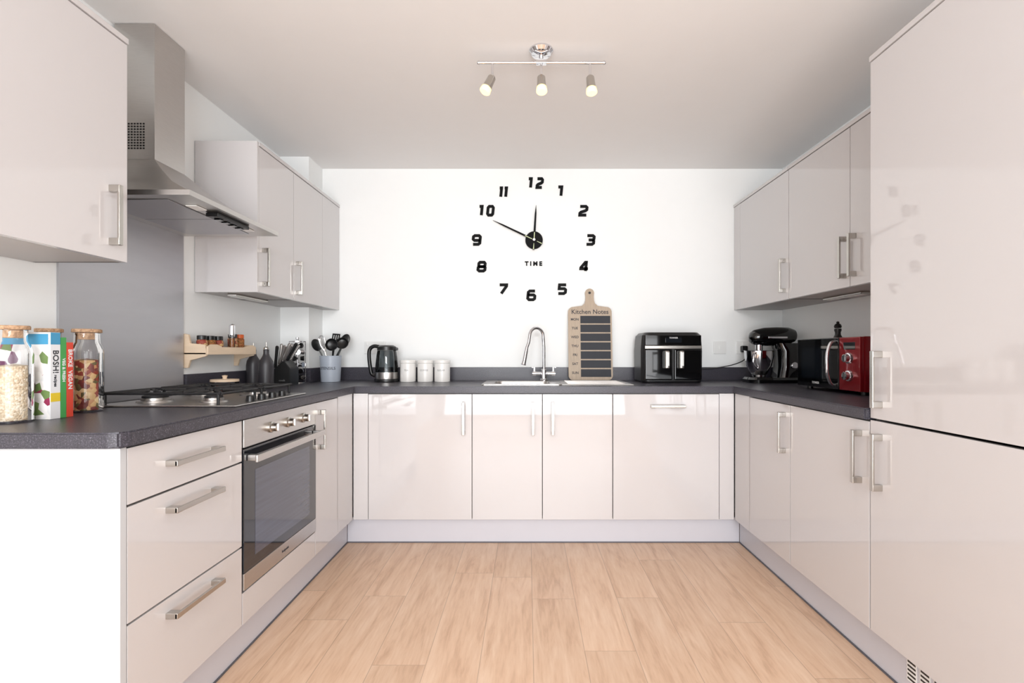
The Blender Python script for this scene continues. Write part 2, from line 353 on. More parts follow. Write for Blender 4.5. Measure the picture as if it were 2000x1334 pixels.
# ------------------------------------------------------------ worktop
def add_bool(o,cut):
    o.modifiers.clear()
    md=o.modifiers.new('b','BOOLEAN'); md.object=cut; md.operation='DIFFERENCE'; md.solver='EXACT'
    bpy.context.view_layer.update()
    me=bpy.data.meshes.new_from_object(o.evaluated_get(bpy.context.evaluated_depsgraph_get()))
    o.modifiers.clear(); o.data=me; bpy.data.objects.remove(cut)
    wn=o.modifiers.new('weighted_normal','WEIGHTED_NORMAL'); wn.keep_sharp=True; wn.weight=70
b=B()
poly=[(-1.598,1.163),(-1.008,1.163),(-.984,1.172),(-.975,1.196),(-.975,2.75),(1.163,2.75),(1.163,1.678),(1.758,1.678),(1.758,3.358),(-1.413,3.358),(-1.413,3.148),(-1.598,3.148)]
b.prism(poly,0.039,m_work,Matrix.Translation((0,0,.871)),bev=0.004)
wt=tag(b.obj('worktop'),'dark grey granite-effect laminate worktop wrapping three sides','worktop')
b=B(); b.bx(-.214,.154,2.885,3.155,.8,1.0,m_work); cut=b.obj('cutter'); cut.modifiers.clear(); add_bool(wt,cut)
u0,u1=.9105,1.0
b=B(); b.bx(XL+.001,-1.58,1.17,1.648,u0,u1,m_work,.002); tag(b.obj('upstand'),'short dark grey upstand behind the storage jars','upstand','worktop upstands')
b=B()
b.prism([(XL+.001,2.257),(-1.58,2.257),(-1.58,3.129),(-1.395,3.129),(-1.395,3.34),(1.74,3.34),(1.74,1.68),(1.759,1.68),(1.759,3.359),(-1.414,3.359),(-1.414,3.149),(XL+.001,3.149)],u1-u0,m_work,Matrix.Translation((0,0,u0)),bev=.0015)
tag(b.obj('upstand'),'low dark grey upstand running along the worktop walls','upstand','worktop upstands')
b=B(); b.bx(XL+.001,XL+.009,1.652,2.252,.911,1.648,m_steelb,.001); tag(b.obj('splashback'),'brushed steel splashback behind the hob','splashback')

# ------------------------------------------------------------ oven
ov=root('oven','built-in stainless and black glass electric oven','oven',(PL,1.699,.268),R90)
b=B(); b.bx(.016,.562,.02,.52,.005,.58,m_carc,.003); b.obj('body',ov)
b=B(); b.bx(0,.579,-.004,.02,.500,.598,m_steel,.002); b.obj('control_panel',ov,label='brushed steel control panel')
for kx in (.178,.312,.448):
    b=B(); b.lathe([(0,0),(.021,0),(.021,.006),(.016,.009),(.0155,.026),(.013,.028),(0,.028)],m_nickel,M=Matrix.Rotation(pi/2,4,'X'),seg=28); b.box((0,-.029,0),(.005,.004,.028),m_chrome,.001)
    b.obj('knob',ov,(kx,-.004,.546))
b=B(); b.bx(0,.579,-.004,.019,.060,.495,m_ovglass,.002); b.bx(.0,.579,-.0045,.019,.0,.059,m_steel,.002)
b.bx(.07,.51,-.0048,-.0035,.10,.41,m_ovwin); b.text('hotpoint',.016,m_darktxt,(.29,-.0050,.03))
od=b.obj('door',ov,label='black glass oven door with steel bottom strip')
b=B(); b.box((0,-.042,0),(.575,.010,.026),m_steel,.003)
for s_ in(-1,1): b.box((s_*.262,-.021,0),(.022,.040,.022),m_steel,.003)
b.obj('handle',od,(.2895,-.004,.462),label='wide flat steel handle')

# ------------------------------------------------------------ hob
hb=root('hob','four-burner stainless gas hob set in the worktop','hob',(-1.022,1.703,.9105),R90)
b=B(); b.bx(0,.545,0,.50,0,.006,m_steel,.003); b.obj('plate',hb)
for (cx,cy,rr) in ((.13,.16,.034),(.13,.38,.045),(.41,.16,.045),(.41,.38,.034)):
    b=B(); b.lathe([(0,0),(rr+.014,0),(rr+.012,.006),(rr,.008),(rr,.016),(0,.016)],m_steel); b.lathe([(0,.016),(rr-.004,.016),(rr-.004,.023),(rr-.012,.026),(0,.026)],m_blackm)
    b.obj('burner',hb,(cx,cy,.006))
for gx in (.13,.41):
    b=B(); z=.040
    for x in (-.115,.115): b.tube([(x,.06-.27,z),(x,.48-.27,z)],.005,m_blackm,8)
    for y in (-.21,0,.21): b.tube([(-.115,y,z),(.115,y,z)],.005,m_blackm,8)
    for cy in (-.11,.11):
        for k in range(4):
            a=k*pi/2+pi/4; b.tube([(.028*cos(a),cy+.028*sin(a),z+.004),(.095*cos(a),cy+.095*sin(a),z+.002)],.005,m_blackm,8)
        for sx in(-1,1): b.tube([(sx*.03,cy,z+.004),(sx*.115,cy,z)],.005,m_blackm,8)
    for x in (-.115,.115):
        for y in (-.20,.20): b.cyl((x,y,.017),.005,.045,m_blackm,seg=10)
    b.obj('pan_support',hb,(gx,.27,.006),label='black cast-iron pan support')
for k in range(4):
    b=B(); b.lathe([(0,0),(.016,0),(.014,.02),(.012,.022),(0,.022)],m_black,seg=24); b.obj('knob',hb,(.15+k*.08,.033,.006))

# ------------------------------------------------------------ hood
hd=root('extractor_hood','stainless steel chimney extractor hood above the hob','extractor hood',(XL+.010,1.955,1.64))
def rect(x1,hy,z,x0=0.0): return [(x0,-hy,z),(x1,-hy,z),(x1,hy,z),(x0,hy,z)]
b=B(); b.loft([rect(.438,.297,0),rect(.438,.297,.018),rect(.405,.272,.030),rect(.30,.19,.085),rect(.215,.125,.15),rect(.156,.084,.205)],m_steel)
b.obj('canopy',hd)
for k in range(2):
    b=B(); b.bx(.05,.33,-.25+k*.252,-.004+k*.252,-.003,-.0005,m_steelb,.001)
    b.obj('grease_filter',hd)
b=B(); b.bx(0,.155,-.083,.083,.206,.728,m_steel,.001)
for i in range(6):
    for j in range(10): b.box((.056+i*.0115,-.0834,.248+j*.0105),(.007,.001,.006),m_black)
b.obj('chimney',hd,label='rectangular steel chimney with vent holes')
b=B(); b.bx(.355,.405,-.09,.12,-.016,-.0005,m_black,.004)
for k in range(4): b.bx(.368,.392,-.06+k*.045,-.035+k*.045,-.021,-.016,m_blackg,.002)
b.obj('control_panel',hd,label='black slider control panel')
for y in (-.155,.165):
    b=B(); b.bx(.345,.385,y-.03,y+.03,-.005,-.0005,m_white,.002); b.obj('lamp',hd)

# ------------------------------------------------------------ under-cabinet lights
for (x,y,l) in ((-1.42,1.13,.24),(-1.46,2.55,.30),(1.60,2.45,.30)):
    b=B(); b.box((0,0,-.008),(.045,l,.014),m_nickel,.004); b.box((0,0,-.0155),(.03,l-.03,.002),m_white)
    o=b.obj('under_cabinet_light',loc=(x,y,1.3948)); tag(o,'slim silver strip light fixed under the wall cupboard','light','under-cabinet lights')

# ------------------------------------------------------------ sink & tap
sk=root('sink','stainless steel inset sink with ribbed drainer','sink',(-.27,2.83,.9105))
def rrect(x0,x1,y0,y1,z,r,n=5):
    out=[]
    for cx,cy,a0 in ((x1-r,y1-r,0),(x0+r,y1-r,pi/2),(x0+r,y0+r,pi),(x1-r,y0+r,3*pi/2)):
        for k in range(n): 
            a=a0+k*(pi/2)/(n-1); out.append((cx+r*cos(a),cy+r*sin(a),z))
    return out
b=B(); b.loft([rrect(0,.47,0,.42,0,.02),rrect(0.001,.469,.001,.419,.005,.02),rrect(.07,.41,.065,.315,.005,.04),rrect(.075,.405,.07,.31,-.01,.04),rrect(.085,.395,.08,.30,-.095,.04),rrect(.1,.38,.095,.285,-.105,.03)],m_steel,cap=False)
b.prism([(p[0],p[1]) for p in rrect(.1,.38,.095,.285,0,.03)],0.001,m_steel,Matrix.Translation((0,0,-.106)))
b.obj('bowl',sk)
b=B(); b.bx(.4705,.89,0,.42,0,.005,m_steel,.002)
for k in range(9): b.box((.68,.06+k*.037,.0065),(.34,.008,.004),m_steel,.0015)
b.obj('drainer',sk)
tp=root('kitchen_tap','chrome swan-neck mixer tap at the back of the sink','tap',(.108,3.195,.9158))
b=B(); b.lathe([(0,0),(.026,0),(.026,.008),(.02,.016),(.017,.07),(.014,.078),(0,.078)],m_chrome)
b.tube([(-.052,-.0,.048),(.052,0,.048)],.011,m_chrome,14); b.obj('body',tp)
pts=[(0,0,.07),(0,0,.22),(-.004,-.004,.27)]
for k in range(1,10):
    a=k*pi/9; pts.append((-.004-.045*(1-cos(a)),-.004-.040*(1-cos(a)),.29+.055*sin(a)))
pts+=[(-.100,-.088,.25),(-.112,-.097,.215)]
b=B(); b.tube(pts,.0105,m_chrome,14); b.tube([(-.110,-.095,.225),(-.117,-.100,.19),(-.128,-.105,.13),(-.134,-.108,.108)],[.010,.0125,.014,.017],m_chrome,16); b.obj('spout',tp)
for sx in(-1,1):
    b=B(); b.cyl((0,0,0),.015,.026,m_chrome,'X',bev=.003); b.box((0,0,.022),(.012,.012,.04),m_chrome,.003); b.box((sx*.012,-.012,.040),(.014,.035,.008),m_chrome,.003); b.obj('tap_lever',tp,(sx*.062,0,.048))

# ------------------------------------------------------------ clock
ck=root('wall_clock','large black stick-on wall clock with numerals spread in a ring','clock',((1043-VX)/282.7,YB-.0005,H+(688-470)/282.7))
DIG={'0':[([(.2,0),(.8,0),(1,.15),(1,.85),(.8,1),(.2,1),(0,.85),(0,.15)],True)],
'1':[([(.1,1),(.6,1),(.6,0)],False)],
'2':[([(0,1),(.82,1),(1,.87),(1,.62),(.82,.5),(.2,.34),(.05,.22),(.05,0),(1,0)],False)],
'3':[([(0,1),(.8,1),(1,.87),(1,.63),(.8,.5),(.25,.5)],False),([(.8,.5),(1,.37),(1,.13),(.8,0),(0,0)],False)],
'4':[([(.74,0),(.74,1),(.6,1),(.02,.38),(.02,.26),(1.05,.26)],False)],
'5':[([(1,1),(.05,1),(.05,.56),(.8,.56),(1,.43),(1,.13),(.8,0),(0,0)],False)],
'6':[([(.95,1),(.2,1),(0,.85),(0,.15),(.2,0),(.8,0),(1,.13),(1,.42),(.8,.55),(0,.55)],False)],
'7':[([(0,1),(1,1),(1,.85),(.35,0)],False)],
'8':[([(.2,0),(.8,0),(1,.13),(1,.38),(.8,.5),(.2,.5),(0,.38),(0,.13)],True),([(.2,.5),(.8,.5),(.95,.62),(.95,.87),(.8,1),(.2,1),(.05,.87),(.05,.62)],True)],
'9':[([(.05,0),(.8,0),(1,.15),(1,.85),(.8,1),(.2,1),(0,.87),(0,.58),(.2,.45),(1,.45)],False)]}
def ribbon(b,pts,w,th,m,closed):
    P=[Vector(p) for p in pts]; n=len(P); L=[];Rr=[]
    for i in range(n):
        if closed: a=(P[i]-P[i-1]).normalized(); c=(P[(i+1)%n]-P[i]).normalized()
        else:
            a=(P[i]-P[i-1]).normalized() if i>0 else None; c=(P[i+1]-P[i]).normalized() if i<n-1 else None
            if a is None:a=c
            if c is None:c=a
        na=Vector((-a.y,a.x)); nc=Vector((-c.y,c.x)); mv=(na+nc); 
        mv=mv.normalized() if mv.length>1e-4 else na
        k=min(1/max(mv.dot(na),.3),1.6)
        L.append(P[i]+mv*w/2*k); Rr.append(P[i]-mv*w/2*k)
    t=bmesh.new()
    rng=range(n) if closed else range(n-1)
    T=[[t.verts.new((v.x,-th,v.y)) for v in q] for q in (L,Rr)]; Bk=[[t.verts.new((v.x,0,v.y)) for v in q] for q in (L,Rr)]
    for i in rng:
        j=(i+1)%n
        t.faces.new((T[0][i],T[0][j],T[1][j],T[1][i])); t.faces.new((T[0][i],T[0][j],Bk[0][j],Bk[0][i])); t.faces.new((T[1][i],T[1][j],Bk[1][j],Bk[1][i]))
    if not closed:
        for i in (0,n-1): t.faces.new((T[0][i],T[1][i],Bk[1][i],Bk[0][i]))
    bmesh.ops.recalc_face_normals(t,faces=t.faces)
    b.add(t,m)
NP={'12':(1045,358),'1':(1095,374),'2':(1139,412),'3':(1153,469),'4':(1141,521),'5':(1098,565),'6':(1038,577),'7':(982,565),'8':(941,521),'9':(931,469),'10':(949,412),'11':(983,376)}
for s_,(px,py) in NP.items():
    b=B(); W=.048; Hh=.060; w=.0195
    if len(s_)==2: W=.036
    if s_=='11': W=.026
    step=W+w+.008 if s_ not in('11',) else .034
    tot=(len(s_)-1)*step+W
    for i,ch in enumerate(s_):
        x0=-tot/2+i*step
        for pts,cl in DIG[ch]:
            ribbon(b,[(x0+p[0]*W+(.006*(p[1]-.5)),(p[1]-.5)*Hh) for p in pts],w,.006,m_acryl,cl)
    b.obj('numeral',ck,((px-1043)/282.7,0,(470-py)/282.7))
b=B(); b.text('T I M E',.040,m_acryl,(0,-.003,0),depth=.003,off=.0018,sx=1.0); b.obj('lettering',ck,((1042-1043)/282.7,0,(470-515.5)/282.7))
b=B(); b.cyl((0,-.010,0),.060,.020,m_acryl,'Y',seg=48,bev=.002); b.cyl((0,-.030,0),.009,.012,m_nickel,'Y',seg=20)
b.obj('hub',ck)
def hand(dx,dz,tail,w,y):
    d=Vector((dx,dz)); L=d.length; d.normalize(); a=math.atan2(d.y,d.x)
    b=B(); M=Matrix.Translation((0,y,0))@Matrix.Rotation(-a,4,'Y')@Matrix.Rotation(pi/2,4,'X')
    b.prism([(-tail,-w*.9),(-tail*.3,-w*.35),(L*.1,-w),(L*.75,-w*.8),(L,-.001),(L,.001),(L*.75,w*.8),(L*.1,w),(-tail*.3,w*.35),(-tail,w*.9)],.002,m_acryl,M)
    M2=Matrix.Translation((0,y-.0021,0))@Matrix.Rotation(-a,4,'Y')@Matrix.Rotation(pi/2,4,'X')
    b.prism([(-tail*.95,-w*.5),(-tail*.35,-w*.2),(-tail*.35,w*.2),(-tail*.95,w*.5)],.0008,m_lume,M2)
    b.prism([(L*.05,-w*.4),(L*.22,-w*.4),(L*.22,w*.4),(L*.05,w*.4)],.0008,m_lume,M2)
    return b
hand(-80/282.7,38/282.7,.062,.0065,-.0215).obj('minute_hand',ck)
hand(4/282.7,67/282.7,.068,.0075,-.0255).obj('hour_hand',ck)

# ------------------------------------------------------------ ceiling spot bar
cl=root('ceiling_spotlight_bar','chrome ceiling bar light with three lit spotlights','ceiling light',(.058,2.04,ZC-.001))
b=B(); b.lathe([(0,-.0),(.05,-.0),(.05,-.006),(.04,-.018),(.018,-.024),(0,-.024)],m_chrome); b.cyl((0,0,-.030),.009,.03,m_chrome); b.box((0,0,-.050),(.045,.022,.018),m_chrome,.003); b.obj('ceiling_rose',cl)
b=B(); b.tube([(-.262,0,-.052),(.264,0,-.052)],.0065,m_chrome,14)
for x in (-.262,.264): b.sphere((x,0,-.052),.0085,m_chrome,12)
b.obj('bar',cl)
for sx,tx,ty in ((-.205,-.42,-.25),(.0,0.02,-.35),(.205,.06,-.25)):
    s=B(); s.tube([(0,0,0),(0,0,-.052)],.005,m_chrome,10); s.sphere((0,0,-.054),.009,m_chrome,12)
    d=Vector((tx,ty,-1)).normalized(); q=Vector((0,0,-1)).rotation_difference(d).to_matrix().to_4x4()
    MM=Matrix.Translation((0,0,-.054))@q
    s.lathe([(0,0),(.013,0),(.017,-.006),(.019,-.055),(.022,-.062),(.019,-.062)],m_nickel,M=MM,seg=28)
    o=s.obj('spotlight',cl,(sx,0,-.057))
    u=B(); u.lathe([(0,-.084),(.016,-.084),(.023,-.078),(.021,-.062),(.013,-.052),(0,-.052)],m_bulb,M=MM,seg=28); u.obj('bulb',o,label='glowing warm lamp bulb')
    ld=bpy.data.lights.new('spot_lamp','SPOT'); ld.energy=5; ld.color=(1,.85,.66); ld.spot_size=radians(95); ld.spot_blend=.8; ld.shadow_soft_size=.03
    lo=bpy.data.objects.new('spot_lamp',ld); COL.objects.link(lo); lo.location=Vector((.058+sx,2.04,ZC-.112))+d*.1; lo.rotation_euler=Vector((0,0,-1)).rotation_difference(d).to_euler()

# ------------------------------------------------------------ sockets
def socket(x,z,kind):
    w=.146 if kind=='double' else .086
    r=root('wall_socket' if kind!='switch' else 'wall_switch','white plastic '+('double wall socket behind the kettle' if kind=='double' else 'wall socket holding the air fryer plug' if kind=='plug' else 'fused switch beside the air fryer'),'socket',(x,YB-.001,z))
    b=B(); b.bx(-w/2,w/2,-.009,0,-.043,.043,m_white,.003)
    if kind!='switch':
        for cx in ((-.036,.036) if kind=='double' else (0,)):
            b.bx(cx-.003,cx+.003,-.0095,-.009,-.002,.008,m_black)
            for q in(-1,1): b.bx(cx+q*.011-.003,cx+q*.011+.003,-.0095,-.009,-.017,-.013,m_black)
    b.obj('plate',r)
    for cx in ((-.055,.055) if kind=='double' else (0.0,)):
        b=B(); b.box((0,-.011,0),(.012,.006,.022),m_white,.002); b.obj('rocker',r,(cx,0,.026 if kind!='switch' else 0))
    return r
socket(-1.05,1.135,'double'); socket(1.327,1.135,'switch'); socket(1.485,1.135,'plug')
pg=root('power_plug','black three-pin plug with trailing power cable','plug',(1.485,YB-.0105,1.125))
b=B(); b.box((0,-.017,0),(.045,.03,.045),m_black,.008); b.obj('body',pg)
b=B(); P=[(0,-.03,-.018),(-.005,-.05,-.04),(-.03,-.08,-.075),(-.10,-.08,-.105),(-.19,-.06,-.125),(-.28,-.035,-.135),(-.36,-.03,-.15)]
def smooth(P,n=6):
    P=[Vector(p) for p in P]; out=[]
    for i in range(len(P)-1):
        p0=P[max(i-1,0)];p1=P[i];p2=P[i+1];p3=P[min(i+2,len(P)-1)]
        for k in range(n):
            t=k/n; out.append(0.5*((2*p1)+(p2-p0)*t+(2*p0-5*p1+4*p2-p3)*t*t+(3*p1-p0-3*p2+p3)*t**3))
    out.append(P[-1]); return out
b.tube(smooth(P),.0035,m_black,8); b.obj('cable',pg)

# ------------------------------------------------------------ worktop objects
ZW=.9105
kt=root('kettle','clear glass electric kettle with black handle and steel base','kettle',(-.925,3.20,ZW))
b=B(); b.lathe([(0,0),(.078,0),(.08,.004),(.078,.018),(0,.018)],m_black); b.obj('power_base',kt)
b=B(); b.lathe([(0,.019),(.074,.019),(.075,.03),(.074,.062),(0,.062)],m_steel); b.obj('heating_base',kt)
b=B(); b.lathe([(.0735,.063),(.073,.10),(.066,.17),(.060,.205),(.058,.205),(.064,.17),(.071,.10),(.071,.063)],m_kglass); b.obj('glass_jug',kt)
b=B(); b.lathe([(.0,.238),(.045,.238),(.060,.228),(.062,.206),(0,.206)],m_black); b.box((.058,0,.214),(.03,.03,.02),m_black,.006); b.obj('lid',kt)
b=B(); b.tube(smooth([(-.05,0,.228),(-.085,0,.232),(-.112,0,.21),(-.116,0,.16),(-.108,0,.09),(-.098,0,.05),(-.072,0,.04)]),.0125,m_black,12); b.obj('handle',kt)
for (x,t_) in ((-.785,'TEA'),(-.671,'COFFEE'),(-.560,'SUGAR')):
    c=root('storage_canister','cream ceramic lidded canister with small lettering '+t_,'canister',(x,3.20,ZW),group='cream storage canisters')
    b=B(); b.lathe([(0,0),(.049,0),(.051,.004),(.051,.118),(.048,.122),(0,.122)],m_ceram); b.text(t_,.016,m_txtg,(0,0,.075),R=.0515); b.obj('body',c)
    b=B(); b.lathe([(0,.1225),(.0525,.1225),(.0535,.126),(.0535,.137),(.050,.141),(0,.141)],m_ceram); b.obj('lid',c)
up=root('utensil_pot','pale blue-grey enamel pot printed UTENSILS','utensil pot',(-1.290,3.19,ZW))
b=B(); b.lathe([(0,0),(.058,0),(.060,.004),(.068,.165),(.070,.170),(.066,.170),(.057,.010),(0,.010)],m_bluegr); b.text('UTENSILS',.026,m_darktxt,(0,0,.088),R=.0655); b.obj('body',up)
def utensil(kind,dx,dy,tx,ty,L,n=''):
    names={'spatula':'black slotted nylon spatula in the pot','ladle':'black nylon ladle in the pot','whisk':'steel wire whisk in the pot','spoon':'black nylon serving spoon in the pot','tongs':'steel-handled kitchen tongs in the pot','slotted_spoon':'black slotted spoon in the pot'}
    d=Vector((tx,ty,1)).normalized(); q=Vector((0,0,1)).rotation_difference(d)
    r=root(kind,names[kind],'kitchen utensil',(-1.290+dx,3.19+dy,ZW+.022),group='utensils in the pot',rot=(q.to_euler()))
    b=B(); b.tube([(0,0,0),(0,0,L*.5),(0,0,L)],[.005,.005,.004],m_nickel if kind in('whisk','tongs') else m_black,8); b.obj('handle',r)
    b=B()
    if kind=='spatula': 
        b.box((0,0,L+.006),(.052,.003,.014),m_black,.001); b.box((0,0,L+.086),(.052,.003,.01),m_black,.001)
        for k in range(4): b.box((-.0215+k*.0143,0,L+.045),(.009,.003,.085),m_black,.001)
    elif kind=='ladle': b.lathe([(0,-.028),(.022,-.024),(.036,-.008),(.04,.004),(.037,.004),(.03,-.01),(0,-.022)],m_black,c=(0,-.02,L+.03),M=Matrix.Rotation(1.1,4,'X'))
    elif kind in('spoon','slotted_spoon'): b.sphere((0,0,L+.035),(.03,.006,.042),m_black,16)
    elif kind=='whisk':
        for k in range(5):
            a=k*pi/5; b.tube(smooth([(0,0,L-.005),(.024*cos(a),.024*sin(a),L+.05),(.014*cos(a),.014*sin(a),L+.09),(0,0,L+.098),(-.014*cos(a),-.014*sin(a),L+.09),(-.024*cos(a),-.024*sin(a),L+.05),(0,0,L-.005)],4),.0016,m_chrome,6)
    else:
        for q_ in(-1,1): b.tube(smooth([(0,0,L-.02),(q_*.015,0,L+.02),(q_*.018,0,L+.07)]),.005,m_steel,8)
    b.obj('head',r)
utensil('spatula',-.008,.0,.08,.20,.21); utensil('ladle',-.035,-.012,.54,-.02,.23); utensil('whisk',.010,.02,-.34,.10,.20)
utensil('slotted_spoon',.030,-.012,-.52,-.06,.21); utensil('spoon',-.025,.012,.40,.16,.24); utensil('tongs',.018,-.020,-.22,-.12,.20); utensil('ladle',-.004,.030,.20,-.42,.22)
cs=root('capsule_stand','tall chrome carousel stand holding black and silver capsules','capsule stand',(-1.44,3.045,ZW))
b=B(); b.lathe([(0,0),(.046,0),(.046,.006),(.006,.010),(.004,.012),(.004,.27),(.010,.275),(.010,.285),(0,.288)],m_chrome)
for k in range(4): b.tube([(.046*cos(k*pi/2+.4),.046*sin(k*pi/2+.4),.006),(.046*cos(k*pi/2+.4),.046*sin(k*pi/2+.4),.258)],.002,m_chrome,6)
b.lathe([(.044,.256),(.048,.256),(.048,.262),(.044,.262),(.044,.256)],m_chrome); b.obj('frame',cs)
for lv in range(6):
    for k in range(3):
        a=k*2*pi/3+lv*.55-1.2
        b=B(); b.lathe([(0,-.011),(.012,-.011),(.017,.012),(0,.012)],m_blackg if (lv+k)%2 else m_chrome,M=Matrix.Rotation(a,4,'Z')@Matrix.Rotation(pi/2,4,'Y'),seg=16)
        b.obj('capsule',cs,(.027*cos(a),.027*sin(a),.034+lv*.040))
kb=root('knife_block','black angled knife block on the worktop','knife block',(-1.425,2.86,ZW))
b=B(); b.prism([(-.05,0),(.055,0),(.055,.10),(.02,.145),(-.05,.085)],.11,m_black,Matrix.Translation((0,.055,0))@Matrix.Rotation(pi/2,4,'X'),bev=.003)
b.text('cook',.018,m_txtg,(.01,-.0555,.03)); b.obj('body',kb)
for i in range(3):
    for j in range(3):
        L=.130-.012*i+ .012*(j==1)
        base=Vector((-1.425-.040+.0245*i,2.86-.036+.036*j,ZW+.0965+.0208*i))
        q=Vector((0,0,1)).rotation_difference(Vector((.16+.20*i,-.12+.1*j,1)).normalized())
        kn=root('kitchen_knife','steel-handled kitchen knife standing in the block' if (i+j)%3 else 'black-handled kitchen knife standing in the block','knife',base,group='knives in the block',rot=q.to_euler())
        b=B(); b.tube([(0,0,.006),(0,0,.012),(0,0,L*.5),(0,0,L),(0,0,L+.006)],[.006,.0085,.0078,.0095,.005],m_black if (i+j)%3==0 else m_steel,12); b.obj('handle',kn)
        b=B(); b.box((0,0,.002),(.016,.011,.008),m_chrome,.002); b.obj('bolster',kn)
for x,y in ((-1.540,2.735),(-1.388,2.585)):
    r=root('oil_bottle','dark grey ceramic oil bottle with pouring stopper','bottle',(x,y,ZW),group='oil and vinegar bottles')
    b=B(); b.lathe([(0,0),(.034,0),(.037,.005),(.037,.12),(.033,.145),(.018,.172),(.014,.185),(.014,.205),(.016,.207),(0,.209)],m_bottle); b.obj('body',r)
    b=B(); b.lathe([(0,.2095),(.013,.2095),(.013,.216),(.005,.222),(.004,.245),(0,.246)],m_nickel); b.obj('stopper',r)
r=root('salt_pot','small glass salt pot with wooden lid and knob','pot',(-1.462,2.35,ZW))
b=B(); b.lathe([(0,0),(.052,0),(.058,.006),(.060,.05),(.057,.05),(.054,.008),(0,.008)],m_glass); b.obj('bowl',r)
b=B(); b.lathe([(0,.009),(.05,.009),(.052,.035),(0,.038)],m_pasta); b.obj('contents',r)
b=B(); b.lathe([(0,.051),(.061,.051),(.061,.062),(.01,.064),(.009,.07),(.013,.08),(0,.083)],m_wood); b.obj('lid',r)
# spice rack
sr=root('spice_rack','pale pine wall-mounted spice rack','spice rack',(XL+.001,2.262,1.03))
b=B(); b.bx(0,.105,0,.40,.062,.072,m_wood,.002); b.obj('shelf',sr)
for y0 in (0,.388):
    b=B(); b.prism([(0,0),(.02,0),(.03,.035),(.105,.055),(.105,.085),(.098,.108),(.03,.115),(.022,.155),(0,.16)],.012,m_wood,Matrix.Translation((0,y0+.012,0))@Matrix.Rotation(pi/2,4,'X'),bev=.001); b.obj('side_bracket',sr)
b=B(); b.prism([(.0,.062),(.40,.062),(.40,.100),(.375,.110),(.34,.110),(.29,.098),(.11,.098),(.07,.110),(.025,.110),(0,.100)],.008,m_wood,Matrix.Translation((.106,0,0))@Matrix.Rotation(pi/2,4,'Z')@Matrix.Rotation(pi/2,4,'X'),bev=.001); b.obj('front_rail',sr)
for k in range(6):
    y=2.305+k*.060; z=1.1025
    if k==3: continue
    r=root('spice_jar','small glass spice jar with '+('an orange' if k==5 else 'a black')+' lid','spice jar',(XL+.058,y,z),group='spice jars on the rack')
    hh=.06 if k<4 else .075
    b=B(); b.lathe([(0,0),(.022,0),(.023,.003),(.023,hh-.006),(.019,hh),(0,hh)],m_spice if k%2 else m_pasta); b.obj('body',r)
    b=B(); b.lathe([(0,hh+.0005),(.021,hh+.0005),(.021,hh+.018),(.019,hh+.02),(0,hh+.02)],m_orange if k==5 else m_black); b.obj('lid',r)
r=root('pepper_mill','tall steel and glass pepper mill on the spice rack','pepper mill',(XL+.085,2.495,1.1025))
b=B(); b.lathe([(0,0),(.012,0),(.012,.07),(.0,.07)],m_spice); b.obj('contents',r)
b=B(); b.lathe([(.0135,0),(.0135,.085)],m_glass); b.obj('body',r)
b=B(); b.lathe([(0,.086),(.0135,.086),(.0145,.09),(.0145,.135),(.011,.142),(.004,.145),(0,.146)],m_chrome); b.obj('top',r)
# notes board
th=math.atan(.068/.63)
kbz=root('notes_board','wooden paddle board with chalk panels, printed Kitchen Notes','notice board',(.427,3.272,.9158),rot=(-th,0,0))
def arc(cx,cy,r,a0,a1,n=8): return [(cx+r*cos(a0+(a1-a0)*k/n),cy+r*sin(a0+(a1-a0)*k/n)) for k in range(n+1)]
W2=.149
poly=arc(W2-.03,.03,.03,-pi/2,0)+arc(W2-.035,.465,.035,0,pi/2*.9)+[(.055,.508),(.036,.525),(.030,.545),(.028,.570)]+arc(0,.597,.031,-.3,pi/2)
poly=poly+[(-x,y) for x,y in reversed(poly[:-1])]
b=B(); b.prism(poly,.014,m_board,Matrix.Translation((0,.014,0))@Matrix.Rotation(pi/2,4,'X'),bev=.001)
b.text('Kitchen Notes',.043,m_darktxt,(0,-.0006,.465),off=.0005)
for k,dn in enumerate(['MON','TUE','WED','THU','FRI','SAT','SUN']): b.text(dn,.023,m_darktxt,(-.104,-.0006,.413-k*.0608),off=.0005)
b.cyl((0,-.0004,.598),.009,.001,m_black,'Y')
b.obj('board',kbz)
for k in range(7):
    b=B(); b.bx(-.066,.138,-.0016,-.0002,.413-k*.0608-.027,.413-k*.0608+.025,m_chalk,.0005); b.obj('chalk_panel',kbz)
# air fryer
af=root('air_fryer','black dual-drawer air fryer with two silver handles','air fryer',(.915,3.05,ZW))
def taper(x,y0,y1,z,r): return rrect(-x,x,y0,y1,z,r,6)
b=B(); b.loft([taper(.185,.01,.265,.0,.04),taper(.193,.004,.27,.012,.045),taper(.195,.002,.272,.2,.045),taper(.19,.003,.27,.27,.045),taper(.186,.006,.262,.300,.04),taper(.170,.02,.245,.318,.04)],m_black)
b.obj('body',af)
b=B(); b.bx(-.175,.175,-.004,.008,.235,.300,m_blackg,.004); b.box((0,-.005,.268),(.10,.003,.03),m_screen,.001); b.text('TOWER',.015,m_txtw,(0,-.0072,.282)); b.obj('control_panel',af)
b=B(); b.bx(-.178,.178,-.006,.006,.214,.234,m_nickel,.003); b.obj('trim_band',af,label='silver trim band')
for sx in(-1,1):
    b=B(); b.bx(sx*.092-.086,sx*.092+.086,-.006,.01,.018,.212,m_blackg,.012,3); dr=b.obj('drawer',af)
    b=B(); b.box((sx*.045,-.022,.145),(.032,.030,.115),m_nickel,.010,3); b.box((sx*.045,-.038,.150),(.018,.004,.085),m_white,.002); b.obj('handle',dr,label='silver pull handle')
